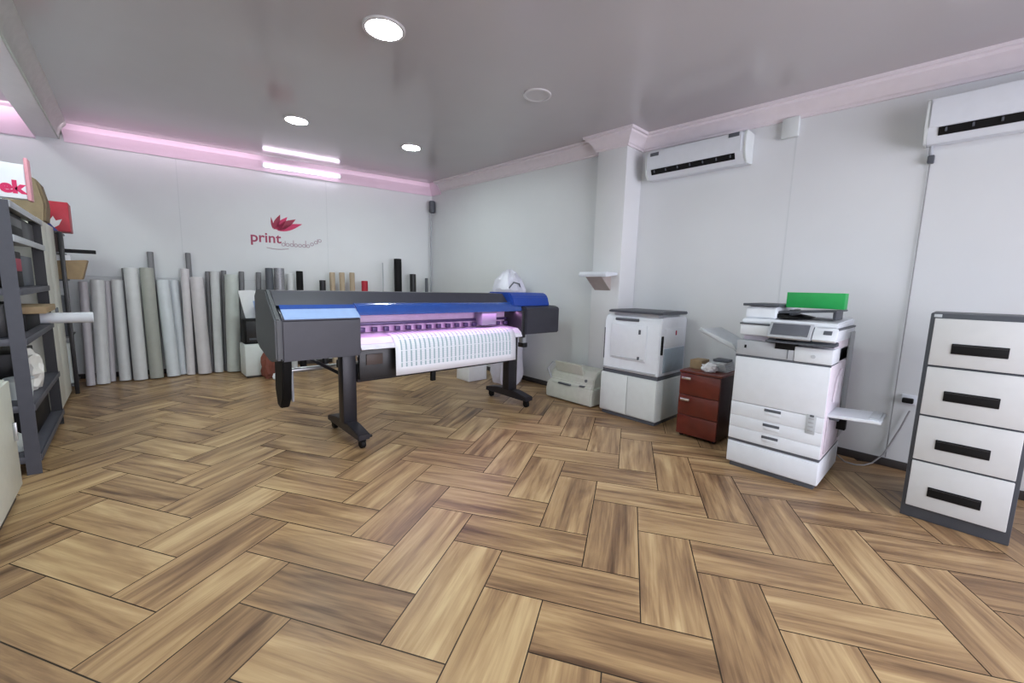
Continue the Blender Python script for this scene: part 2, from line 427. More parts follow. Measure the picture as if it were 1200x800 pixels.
# ------------------------------------------------------------------ air conditioners
def aircon(y0, y1, z0, z1, label):
    d = .215; x1 = XR; x0 = XR-d; h = z1-z0
    t = thing('air_conditioner', label, 'air conditioner', (XR, (y0+y1)/2, z0), 'split air conditioners on the right wall')
    body = [(x1, z1), (x0+.03, z1), (x0+.008, z1-.02), (x0, z1-.06), (x0+.004, z0+.10), (x0+.03, z0+.045), (x0+.085, z0), (x1, z0+.01)]
    MB().prism(body, 'y', y0+.02, y1-.02, .003).build('casing', M_white, t)
    for ya, yb in ((y0, y0+.022), (y1-.022, y1)):
        MB().prism([((px-XR)*1.02+XR, pz) if px < XR-.01 else (px, pz) for px, pz in body], 'y', ya, yb, .004).build('end_cap', M_white2, t)
    fp = MB(); fp.prism([(x0-.004, z0+.10), (x0-.010, z1-.06), (x0-.002, z1-.015), (x0+.004, z1-.02), (x0, z1-.06), (x0+.004, z0+.10)], 'y', y0+.045, y1-.03, 0)
    fp.build('front_panel', M_white, t)
    lo = MB(); q = Vector((x0+.004, 0, z0+.098)); e = Vector((x0+.032, 0, z0+.044))
    lo.prism([(q.x-.003, q.z-.006), (e.x-.004, e.z-.004), (e.x+.004, e.z+.004), (q.x+.006, q.z+.002)], 'y', y0+.10, y1-.08, 0)
    lo.build('outlet_slot', M_blk, t)
    n = 7
    for i in range(n):
        yy = y0+.14 + (y1-y0-.26)*i/(n-1)
        MB().box(x0+.0, x0+.020, yy-.006, yy+.006, z0+.06, z0+.085, .002).build('vane', M_dgrey, t)
    return t
a = aircon(1.585, 2.665, 2.735, 3.035, 'white wall air conditioner beside the pillar, with dark corner stickers')
for yy, zz, wd in ((2.545, 2.99, .10), (1.70, 3.0, .10)):
    MB().box(XR-.231, XR-.222, yy-wd/2, yy+wd/2, zz-.018, zz+.018, .002).build('sticker', M_dgrey, a)
b = aircon(-.74, .335, 2.62, 2.935, 'white wall air conditioner above the filing cabinet, cut by right edge')

# drain pipe with junction box under the nearer air conditioner
t = thing('conduit', 'thin grey conduit running down the wall from air conditioner to skirting', 'conduit', (XR-.01, .285, .12))
MB().tube([(XR-.012, .285, z) for z in (.08, .8, 1.6, 2.5)], .0045).build('pipe', M_cable, t)
MB().box(XR-.05, XR, .262, .302, 2.50, 2.56, .008).build('junction_box', M_dgrey, t)
MB().tube([(XR-.02, .285, 2.55), (XR-.03, .29, 2.6), (XR-.04, .29, 2.64)], .012).build('elbow', M_grey, t)
single(MB().box(XR-.05, XR, 1.20, 1.34, 2.92, 3.10, .01), 'junction_box', M_white2, 'small white box high on the right wall under the cornice', 'junction box', (XR, 1.27, 2.92))
# corner conduit with box
t = thing('conduit', 'grey conduit with a round box in the far right corner', 'conduit', (4.44, 7.2, .5))
MB().tube([(4.43, 7.2, z) for z in (.1, 1.0, 2.0, 2.86)], .017).build('pipe', M_grey, t)
MB().cyl((4.43, 7.16, 2.84), (4.43, 7.16, 3.06), .06, seg=20, bev=.012).build('junction_box', M_dgrey, t)

# wall shelf on the pillar: sloping white tray on a bracket
t = thing('wall_shelf', 'small white shelf on the pillar above the old printer', 'shelf', (4.38, 3.04, 1.5))
MB().prism([(4.14, 1.60), (4.38, 1.63), (4.38, 1.66), (4.14, 1.66), (4.125, 1.63)], 'y', 2.86, 3.26, .004).build('tray', M_white, t)
MB().prism([(4.17, 1.605), (4.38, 1.44), (4.38, 1.625)], 'y', 2.95, 3.19, .003).build('bracket', mat('bracket_taupe', (176, 166, 162), .5), t)

# ------------------------------------------------------------------ wall logo and sign
lg = thing('wall_logo', 'crimson flower logo with the word print on the back wall', 'logo', BW @ Vector((-2.7, 0, 2.0)))
def petal(name, base, ang, ln, wd, m, curve=0.):
    bm = MB(); pts = []
    n = 9
    for i in range(n+1):
        t_ = i/n; pts.append((t_*ln, wd*math.sin(math.pi*t_**.8)*.5))
    for i in range(n-1, 0, -1):
        t_ = i/n; pts.append((t_*ln, -wd*math.sin(math.pi*t_**.8)*.5))
    ca, sa = math.cos(ang), math.sin(ang)
    poly = [(base[0]+ca*x-sa*y, base[1]+sa*x+ca*y) for x, y in pts]
    bm.prism(poly, 'y', -.004, -.001); bm.build(name, m, lg, smooth=False, mtx=BW)
bx, bz = -2.745, 2.29
petal('petal', (bx, bz+.01), math.radians(97), .19, .035, M_crimd)
petal('petal', (bx+.01, bz), math.radians(68), .27, .085, M_crimd)
petal('petal', (bx+.03, bz), math.radians(50), .29, .09, M_crim)
petal('petal', (bx+.05, bz), math.radians(34), .35, .11, M_crimd)
petal('petal', (bx+.06, bz-.01), math.radians(20), .40, .10, M_crim)
TX = BW @ Matrix.Translation((-3.075, -.002, 2.075)) @ Matrix.Rotation(math.radians(90), 4, 'X')
text_mesh('lettering', 'print', .225, M_maroon, lg, TX, .001, .004)
# second, faint line of the logo: small illegible letters stepping up to the right
mb = MB(); x = -2.63; i = 0
hs = [.07, .06, .09, .06, .06, .1, .06, .06, .07, .06]
for i, h_ in enumerate(hs):
    zz = 2.055 + (.0 if i < 7 else (i-6)*.035)
    mb.pipe((x+.025, -.004, zz), (x+.025, -.001, zz), .03, .018, 12)
    if h_ > .065: mb.box(x+.046, x+.058, -.004, -.001, zz-.02, zz+h_-.01, 0)
    x += .062
mb.build('script', M_mauve, lg, mtx=BW)
MB().strip([(-2.85+.04*i, -.003, 1.985-.02*math.sin(math.pi*i/8)) for i in range(9)], (0, 0, .012), .001).build('underline', M_mauve, lg, mtx=BW)

sg = thing('sign', 'white box sign with crimson letters ek on the grey shelving', 'sign', (-.75, 4.5, 1.96))
MB().box(-1.12, -.475, 4.44, 4.53, 1.962, 2.19, .004).build('board', M_white, sg)
MB().box(-.474, -.455, 4.43, 4.54, 1.955, 2.235, .004).build('edge_strip', mat('pink_edge', (214, 150, 164), .5), sg)
text_mesh('lettering', 'ek', .112, M_crim, sg, Matrix.Translation((-.592, 4.438, 1.998)) @ Matrix.Rotation(math.radians(90), 4, 'X'), .001, .006)

# ------------------------------------------------------------------ wide-format printer
WP = thing('wide_format_printer', 'charcoal wide-format printer with blue front cover on a castor stand', 'printer', (2.45, 3.8, 0))
prof_body = [(3.62, .86), (4.19, .90), (4.19, 1.32), (4.12, 1.365), (3.86, 1.365), (3.74, 1.27), (3.92, 1.25), (3.92, .95), (3.62, .92)]
MB().prism(prof_body, 'x', 1.40, 3.56, .004).build('body', M_blkp, WP)
MB().prism([(3.70, 1.252), (3.82, 1.37), (4.13, 1.37), (4.2, 1.325), (4.2, 1.285), (3.80, 1.26)], 'x', .84, 3.36, .004).build('top_cover', M_dkcase, WP)
# left housing
lh = MB(); lh.prism([(3.55, .815), (3.55, 1.145), (3.67, 1.222), (4.2, 1.28), (4.2, .93), (4.12, .88), (3.75, .80)], 'x', .845, 1.475, .012)
L_ = lh.build('left_housing', M_dkcase, WP)
MB().prism([(3.552, 1.148), (3.672, 1.225), (3.672, 1.230), (3.548, 1.153)], 'x', .87, 1.475, .0).build('lip', M_pale, L_)  # sloped housing top; its pale blue carries the reflection lying on it
MB().prism([(3.545, .83), (3.545, 1.15), (3.68, 1.25), (3.82, 1.375), (4.14, 1.372), (4.215, 1.32), (4.215, .92), (4.1, .86), (3.76, .79)], 'x', .80, .845, .012).build('left_side_panel', mat('side_panel_grey', (74, 76, 80), .45), WP)
# right housing
MB().prism([(3.55, .88), (3.55, 1.20), (3.62, 1.225), (4.12, 1.225), (4.15, 1.19), (4.15, .90), (4.1, .87)], 'x', 3.52, 4.13, .012).build('right_housing', M_dkcase, WP)
MB().prism([(3.62, 1.22), (3.66, 1.34), (3.72, 1.385), (4.1, 1.385), (4.14, 1.34), (4.14, 1.22)], 'x', 3.37, 4.02, .014).build('blue_cap', M_bluecap, WP)
MB().box(3.47, 3.535, 3.57, 3.95, .84, 1.17, .006).build('side_guide', M_blkp, WP)
# curved front cover
n = 8; outer = []
for i in range(n+1):
    a_ = i/n; outer.append((3.735-.125*math.sin(a_*math.pi/2*.96), 1.272-.105*(1-math.cos(a_*math.pi/2))-.0*a_))
inner = [(y+.012, z-.006) for y, z in outer][::-1]
fcv = MB(); fcv.prism(outer+inner, 'x', 1.475, 3.50, 0); fcv.build('front_cover', M_blue, WP)
fl_ = MB(); fl_.prism([(3.672, 1.222), (3.664, 1.228), (3.70, 1.258), (3.72, 1.25)], 'x', .87, 1.475, 0); fl_.build('cover_edge', M_blue, WP)
# print bed and inside
MB().prism([(3.575, .905), (3.64, .955), (3.92, .972), (3.92, .955), (3.64, .93), (3.585, .89)], 'x', 1.48, 3.47, 0).build('platen', mat('platen_white', (224, 218, 232), .35), WP)
MB().box(1.48, 3.47, 3.895, 3.915, .975, 1.24, .002).build('inner_wall', M_lav, WP)
MB().box(1.48, 3.47, 3.85, 3.89, 1.045, 1.075, .004).build('carriage_rail', M_rail, WP)
for i in range(16):
    xx = 1.58 + i*.122
    MB().box(xx, xx+.05, 3.82, 3.86, .985, 1.03, .004).build('pinch_roller', M_rail, WP)
MB().box(2.98, 3.2, 3.73, 3.88, 1.0, 1.17, .01).build('print_carriage', mat('carriage_grey', (150, 140, 160), .4), WP)
MB().prism([(3.555, .86), (3.58, .905), (3.60, .90), (3.585, .85)], 'x', 1.48, 3.47, 0).build('apron', mat('apron_white', (230, 228, 240), .35), WP)
# stand
MB().box(1.50, 3.44, 3.72, 3.80, .53, .70, .006).build('stand_beam', M_leg, WP)
MB().box(1.50, 3.44, 3.66, 3.70, .56, .84, .006).build('heater_panel', M_blkp, WP)
MB().box(1.56, 1.72, 3.645, 3.66, .70, .80, .004).build('control_plate', mat('plate_brown', (78, 66, 62), .5), WP)
MB().box(2.29, 2.34, 3.70, 3.74, .44, .55, .004).build('stop_lever', M_blk, WP)
def stand_leg(x0, x1, top):
    lg_ = MB().box(x0, x1, 3.70, 3.82, .16, top, .008).build('leg', M_leg, WP)
    f_ = MB(); f_.prism([(3.40, .085), (3.40, .135), (3.62, .175), (3.92, .175), (4.16, .135), (4.16, .085)], 'x', x0+.01, x1-.01, .006); f_.build('foot', M_leg, lg_)
    xm = (x0+x1)/2
    for yy in (3.45, 4.11):
        c = MB(); c.cyl((xm-.022, yy, .04), (xm+.022, yy, .04), .04, seg=20, bev=.006); c.box(xm-.03, xm+.03, yy-.02, yy+.03, .06, .09, .004)
        c.build('caster', M_blk, lg_)
    MB().box(xm+.02, xm+.10, 3.46, 3.49, .075, .095, .004).build('brake_pedal', M_leg, lg_)
stand_leg(1.36, 1.485, .83); stand_leg(3.395, 3.535, .87)
# media feed at the rear left
MB().prism([(4.13, .86), (4.42, .80), (4.44, .40), (4.38, .26), (4.28, .24), (4.2, .34), (4.14, .62)], 'x', .98, 1.06, .01).build('roll_holder', M_blk, WP)
MB().cyl((1.06, 4.28, .60), (3.45, 4.28, .60), .026, seg=18).build('media_bar', M_alu, WP)
MB().box(1.075, 1.095, 4.24, 4.28, .30, .60, .004).build('media_arm', M_grey, WP)
MB().box(1.48, 1.60, 4.02, 4.20, .60, .68, .01).build('feed_motor', M_blk, WP)
MB().cyl((1.40, 3.82, .60), (1.22, 4.15, .72), .016, seg=12).build('brace', M_leg, WP)
MB().box(3.74, 3.80, 3.82, 3.90, .72, .88, .006).build('ink_bottle_clip', M_lgrey, WP)
MB().box(3.735, 3.815, 3.81, 3.91, .67, .73, .006).build('clip_foot', M_blkp, WP)

# the print hanging from it
def sheet():
    bm = bmesh.new(); uvl = bm.loops.layers.uv.new('sheet')
    path = [(3.80, .975), (3.70, .968), (3.64, .962), (3.60, .945), (3.57, .915), (3.553, .875), (3.545, .82), (3.542, .74), (3.54, .66), (3.538, .59)]
    ds = [0]
    for p, q_ in zip(path, path[1:]): ds.append(ds[-1]+math.hypot(q_[0]-p[0], q_[1]-p[1]))
    nx = 16; g = []
    for (y, z), d in zip(path, ds):
        row = []
        for i in range(nx+1):
            u = i/nx; yy = y - .004*math.sin(u*9)*max(0, (.9-z))*2
            row.append((bm.verts.new((1.80+u*1.55, yy, z)), u, 1-d/ds[-1]))
        g.append(row)
    for A, B in zip(g, g[1:]):
        for i in range(nx):
            q_ = (A[i], A[i+1], B[i+1], B[i]); f = bm.faces.new([e[0] for e in q_])
            for lp, e in zip(f.loops, q_): lp[uvl].uv = (e[1], e[2])
    bmesh.ops.recalc_face_normals(bm, faces=bm.faces[:])
    for v in bm.verts: v.co -= Vector((2.575, 3.55, .59))
    me = bpy.data.meshes.new('printed_sheet'); bm.to_mesh(me); bm.free()
    for p in me.polygons: p.use_smooth = True
    me.materials.append(print_mat())
    o = bpy.data.objects.new('printed_sheet', me); COL.objects.link(o); o.location = (2.575, 3.55, .59)
    md = o.modifiers.new('thick', 'SOLIDIFY'); md.thickness = .0012
    tag(o, 'white sheet printed with teal bars hanging from the wide-format printer', 'print')
sheet()

# ------------------------------------------------------------------ duplicator beside the pillar
D = thing('duplicator', 'white duplicator with a dark lid on a two-door base beside pillar', 'duplicator', (4.3, 2.42, 0))
bs = MB().box(4.04, 4.62, 2.07, 2.78, .045, .50, .008).build('base_cabinet', M_white2, D)
MB().box(4.06, 4.60, 2.09, 2.76, .0, .046, .004).build('plinth', M_dgrey, D)
for ya, yb in ((2.075, 2.42), (2.428, 2.775)):
    d_ = MB().box(4.026, 4.04, ya, yb, .06, .495, .004).build('door', M_white2, bs)
MB().box(4.05, 4.61, 2.08, 2.77, .50, .545, .002).build('gap_band', M_dgrey, D)
MB().prism([(4.03, .545), (4.03, 1.10), (4.06, 1.165), (4.10, 1.175), (4.60, 1.175), (4.62, 1.14), (4.62, .545)], 'y', 2.07, 2.76, .01).build('body', M_white, D)
MB().box(4.022, 4.034, 2.10, 2.75, .555, .575, .003).build('lower_trim', M_grey, D)
p_ = MB().box(4.014, 4.032, 2.22, 2.66, .685, 1.075, .008).build('front_door', M_white, D)
MB().box(4.008, 4.016, 2.24, 2.64, .70, .712, .002).build('door_gap', M_lgrey, p_)  # light grey strip marking the door outline
MB().box(4.006, 4.016, 2.29, 2.315, .98, 1.03, .003).build('latch', M_dgrey, p_)
MB().box(4.006, 4.016, 2.29, 2.315, .70, .735, .003).build('latch', M_dgrey, p_)
MB().box(4.02, 4.036, 2.33, 2.62, 1.115, 1.145, .004).build('paper_slot', M_dgrey, D)
lid = MB().prism([(4.0, 1.205), (4.0, 1.225), (4.05, 1.235), (4.56, 1.235), (4.58, 1.215), (4.56, 1.20)], 'y', 2.05, 2.70, .004).build('lid', M_frame, D)
MB().box(4.06, 4.54, 2.12, 2.66, 1.17, 1.205, .004).build('lid_base', M_lgrey, D)
MB().box(4.05, 4.085, 2.058, 2.072, .78, .98, .004).build('side_handle', M_blk, D)
MB().box(4.12, 4.58, 2.060, 2.072, .58, .84, .006).build('lower_side_panel', mat('side_blue_grey', (150, 164, 176), .45), D)
MB().box(4.12, 4.56, 2.060, 2.072, .86, 1.06, .006).build('upper_side_panel', M_white, D)
MB().box(4.34, 4.36, 2.054, 2.062, .98, 1.03, .002).build('warning_sticker', M_crimd, D)
MB().box(4.035, 4.06, 2.752, 2.768, .66, 1.02, .004).build('hinge_strip', M_frame, D)

# ------------------------------------------------------------------ small old printer on the floor
S = thing('desktop_printer', 'old beige desktop printer standing on the floor before the pillar', 'printer', (4.2, 3.3, 0))
MB().prism([(4.05, .015), (4.04, .12), (4.07, .22), (4.34, .24), (4.35, .015)], 'y', 2.92, 3.66, .012).build('base', M_aged, S)
MB().prism([(4.07, .22), (4.12, .26), (4.13, .34), (4.2, .42), (4.34, .46), (4.345, .24)], 'y', 2.94, 3.64, .012).build('upper_case', M_aged, S)
MB().box(4.05, 4.09, 3.26, 3.46, .215, .235, .004).build('tray_slot', M_dgrey, S)
MB().prism([(4.14, .36), (4.09, .50), (4.105, .505), (4.17, .39)], 'y', 3.12, 3.56, .004).build('paper_support', M_aged, S)
MB().tube([(4.10, 3.62, .26), (4.06, 3.655, .38), (4.12, 3.62, .47), (4.24, 3.6, .46)], .012).build('side_guide', M_grey, S)
MB().cyl((4.115, 3.06, .31), (4.135, 3.06, .31), .018, seg=16).build('knob', M_dgrey, S)
MB().box(4.06, 4.1, 3.05, 3.12, .235, .25, .003).build('button_panel', M_dgrey, S)
MB().box(4.09, 4.33, 2.96, 3.02, .0, .016, .002).build('foot', M_blk, S)
MB().box(4.09, 4.33, 3.55, 3.61, .0, .016, .002).build('foot', M_blk, S)

# ------------------------------------------------------------------ red-brown pedestal
R = thing('drawer_pedestal', 'red-brown wooden drawer pedestal with chrome handles between duplicator and copier', 'drawer unit', (4.2, 1.62, 0))
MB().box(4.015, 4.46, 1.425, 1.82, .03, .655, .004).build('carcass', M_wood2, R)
MB().box(4.0, 4.47, 1.42, 1.825, .655, .68, .004).build('top', M_wood, R)
for z0, z1 in ((.44, .648), (.235, .433), (.035, .228)):
    d_ = MB().box(3.998, 4.016, 1.43, 1.815, z0, z1, .004).build('drawer', M_wood, R)
    if z0 > .2:
        MB().box(3.975, 3.998, 1.70, 1.79, z1-.055, z1-.03, .005).build('handle', M_chrome, d_)
for yy in (1.46, 1.78):
    for xx in (4.06, 4.42): MB().cyl((xx-.015, yy, .02), (xx+.015, yy, .02), .02, seg=14).build('caster', M_blk, R)
single(MB().box(4.16, 4.34, 1.68, 1.80, .681, .77, .004), 'cardboard_box', M_kraft, 'small brown cardboard box on the red-brown pedestal', 'box', (4.25, 1.74, .681))
def crumple(c, s, seed, sub=3):
    r_ = random.Random(seed); o = bmesh.new(); bmesh.ops.create_icosphere(o, subdivisions=sub, radius=1)
    for v in o.verts:
        k = 1 + r_.uniform(-.16, .16); v.co *= k
        v.co.z = max(v.co.z, -.8)
    for v in o.verts: v.co = Vector((c[0]+v.co.x*s[0], c[1]+v.co.y*s[1], c[2]+(v.co.z+.8)*s[2]))
    mb_ = MB(); return mb_._join(o)
single(crumple((4.11, 1.585, .681), (.06, .075, .05), 4), 'paper_bundle', M_paper, 'crumpled white paper lying on the front of red-brown pedestal', 'paper', (4.14, 1.585, .681))
mb = MB()
for i in range(5): mb.box(4.2-.01*i, 4.42-.006*i, 1.45+.004*i, 1.63-.003*i, .682+.018*i, .698+.018*i, .002)
single(mb, 'paper_stack', mat('paper_grey', (196, 200, 202), .6), 'untidy grey paper stack on the back of the red-brown pedestal', 'paper', (4.3, 1.54, .682))
single(MB().box(4.24, 4.38, 1.47, 1.61, .772, .795, .006), 'stapler', M_dgrey, 'dark flat tool on top of the grey paper stack', 'tool', (4.31, 1.54, .772))

# ------------------------------------------------------------------ photocopier
CPY = thing('photocopier', 'tall white photocopier with touch screen, paper drawers and side trays', 'photocopier', (3.98, .88, 0))
X0 = 3.64
MB().box(X0+.03, 4.30, .59, 1.18, 0, .045, .004).build('plinth', M_dgrey, CPY)
MB().box(X0+.012, 4.34, .565, 1.205, .04, .228, .008).build('base_unit', M_white, CPY)
MB().box(X0, X0+.014, .57, 1.20, .05, .212, .004).build('base_drawer', M_white, CPY)
MB().box(X0+.006, 4.33, .57, 1.20, .226, .246, .002).build('recess_band', M_dgrey, CPY)
MB().box(X0+.012, 4.34, .565, 1.205, .244, .95, .01).build('body', M_lil, CPY)
zz = [(.25, .345), (.35, .445), (.45, .565)]
for z0, z1 in zz:
    d_ = MB().box(X0-.002, X0+.014, .57, 1.20, z0, z1-.0015 if z1 > .5 else z1+.0035, .0015).build('paper_drawer', M_white, CPY)
    h_ = MB().box(X0-.006, X0+.0, .84, .955, z1-.036, z1-.014, .003).build('handle', M_dgrey, d_)  # dark grey block paints the shading above the white handle lip
    MB().box(X0-.007, X0+.0, .84, .945, z1-.062, z1-.037, .003).build('handle_lip', M_white, d_)
MB().box(X0-.004, X0+.014, .57, 1.20, .567, .94, .005).build('front_door', M_white, CPY)
st = MB().box(X0-.0065, X0-.002, .615, .675, .43, .575, .001).build('label_plate', M_lgrey, CPY)
MB().box(X0-.009, X0-.0055, .63, .655, .56, .575, .001).build('indicator', M_dgrey, st)
for z in (.45, .48, .51, .54): MB().box(X0-.008, X0-.0055, .628, .662, z, z+.012, .0005).build('icon', M_grey, st)
MB().box(X0+.004, 4.33, .57, 1.205, .94, .958, .002).build('dark_band', M_dgrey, CPY)  # dark grey line below the control area
MB().box(X0, 4.30, .80, 1.205, .956, 1.075, .008).build('fixing_unit', M_grey, CPY)
MB().box(X0-.003, X0+.004, .84, .845, .965, 1.065, .001).build('panel_joint', M_dgrey, CPY)
MB().box(X0-.004, X0+.003, 1.13, 1.145, 1.015, 1.04, .002).build('key_switch', M_blk, CPY)
MB().box(X0-.004, 4.30, .565, .80, .956, 1.068, .008).build('toner_cover', M_white, CPY)
MB().cyl((X0-.008, .68, 1.005), (X0-.003, .68, 1.005), .014, seg=18).build('button', M_lgrey, CPY)
MB().box(X0-.005, 4.2, .80, .93, 1.035, 1.12, .002).build('exit_slot', M_blk, CPY)
MB().box(X0+.10, 4.32, .575, 1.19, 1.066, 1.12, .006).build('neck', M_lil, CPY)
MB().box(X0+.24, 4.34, .565, .74, .95, 1.19, .008).build('rear_tower', M_lil, CPY)
MB().box(X0+.03, 4.36, .56, 1.20, 1.118, 1.205, .01).build('scanner', M_white, CPY)
MB().box(X0+.025, 4.36, .555, 1.205, 1.203, 1.216, .002).build('scanner_gap', M_dgrey, CPY)
MB().prism([(X0+.04, 1.216), (X0+.05, 1.25), (4.32, 1.275), (4.34, 1.216)], 'y', .565, 1.195, .008).build('scanner_lid', M_white, CPY)
MB().prism([(X0+.10, 1.25), (X0+.11, 1.345), (4.24, 1.37), (4.26, 1.265)], 'y', .97, 1.195, .012).build('document_feeder', M_white, CPY)
MB().box(X0+.09, 4.28, .955, 1.215, 1.352, 1.372, .004).build('feeder_lid', M_frame, CPY)
MB().prism([(.97, 1.30), (.97, 1.318), (.60, 1.345), (.60, 1.33)], 'x', X0+.14, 4.22, .003).build('feeder_tray', M_frame, CPY)
MB().prism([(.97, 1.265), (.97, 1.30), (.80, 1.27)], 'x', X0+.12, 4.24, .003).build('delivery_well', M_blk, CPY)
for yy in (.62, .9): MB().box(X0+.2, 4.1, yy-.01, yy+.01, 1.268, 1.332, .003).build('tray_support', M_frame, CPY)
# tilted control panel on the front edge
rot = Matrix.Translation((X0-.015, .80, 1.178)) @ Matrix.Rotation(math.radians(-52), 4, 'Y')
pn = MB().box(-.07, .07, -.10, .18, -.012, .012, .006, mtx=rot).build('control_panel', M_grey, CPY)
MB().box(-.05, .055, -.08, .16, .011, .016, .003, mtx=rot).build('touch_screen', M_screen, pn)
kp = MB().box(-.06, .05, -.245, -.105, -.022, .006, .006, mtx=rot).build('keypad_panel', M_white, CPY)
MB().box(-.012, .022, -.215, -.165, .005, .010, .002, mtx=rot).build('keypad', M_dgrey, kp)
MB().prism([(X0-.05, 1.085), (X0-.05, 1.098), (X0+.12, 1.115), (X0+.12, 1.085)], 'y', .56, .99, .004).build('panel_arm', M_dgrey, CPY)
# rear dark side cover, bypass tray, left output tray
MB().box(4.18, 4.36, .552, .57, .30, 1.17, .006).build('rear_side_cover', M_grey, CPY)
MB().box(X0+.06, 4.16, .556, .567, .28, .56, .006).build('side_panel', mat('side_lilac_grey', (190, 182, 192), .5), CPY)
MB().prism([(.57, .565), (.57, .585), (.31, .605), (.27, .60), (.27, .585)], 'x', 3.70, 4.02, .004).build('bypass_tray', M_white, CPY)
MB().prism([(.34, .603), (.34, .614), (.285, .612), (.285, .60)], 'x', 3.72, 4.0, .002).build('tray_extension', M_lgrey, CPY)
MB().box(3.72, 3.76, .50, .57, .545, .572, .004).build('tray_hinge', M_dgrey, CPY)
MB().box(4.06, 4.12, .50, .566, .40, .55, .004).build('tray_bracket', M_blk, CPY)
MB().prism([(3.80, .66), (3.86, .84), (4.0, .90), (4.02, .62)], 'y', .551, .565, .004).build('side_door', M_lil, CPY)
MB().prism([(1.20, .955), (1.20, .975), (1.52, 1.125), (1.56, 1.12), (1.54, 1.10)], 'x', 3.72, 4.14, .003).build('output_tray', M_lgrey, CPY)
MB().prism([(1.22, .97), (1.26, 1.03), (1.54, 1.14), (1.52, 1.11)], 'x', 3.70, 3.725, .003).build('tray_fence', M_lgrey, CPY)
MB().prism([(1.205, .90), (1.205, .96), (1.30, 1.0), (1.30, .985)], 'x', 3.80, 4.1, .003).build('tray_bracket', M_grey, CPY)

gb = MB().box(3.87, 4.0, .575, .945, 1.350, 1.470, .003)
single(gb, 'green_box', M_green, 'bright green oblong box lying on top of the photocopier', 'box', (3.935, .77, 1.347))
# power leads by the wall
single(MB().tube([(4.37, .60, .12), (4.45, .52, .03), (4.5, .45, .012), (4.55, .40, .012), (4.64, .36, .02), (4.69, .30, .10), (4.70, .22, .36), (4.70, .18, .52)], .006), 'power_cable', M_cable,
       'thin grey cable looping along the skirting beside the photocopier', 'cable', (4.5, .45, 0))
t = thing('power_plug', 'small black plug in the wall at the side of the filing cabinet', 'plug', (XR, .195, .61))
MB().box(XR-.012, XR, .15, .24, .57, .65, .004).build('socket_plate', M_white, t)
MB().box(XR-.06, XR-.012, .165, .235, .585, .625, .008).build('plug_body', M_blk, t)

# ------------------------------------------------------------------ filing cabinet
Fc = thing('filing_cabinet', 'four-drawer filing cabinet, dark grey frame with pale drawers', 'filing cabinet', (4.03, -.12, 0))
MB().box(3.735, 4.34, -.362, .115, 0, 1.36, .006).build('frame', M_frame, Fc)
for i, (z0, z1) in enumerate(((1.032, 1.328), (.708, 1.018), (.405, .695), (.085, .392))):
    d_ = MB().box(3.718, 3.738, -.34, .094, z0, z1, .004).build('drawer', M_drawer, Fc)
    zc = z0 + (z1-z0)*.42 if i else 1.147
    zc = (1.145, .845, .527, .208)[i]+.0
    MB().box(3.712, 3.7195, -.228, .004, zc-.032, zc+.032, .003).build('handle_recess', M_blk, d_)
    MB().box(3.708, 3.7155, -.222, -.002, zc+.018, zc+.026, .002).build('grip', M_blkp, d_)
MB().box(3.731, 3.737, .065, .10, 1.335, 1.354, .001).build('lock_plate', M_lgrey, Fc)

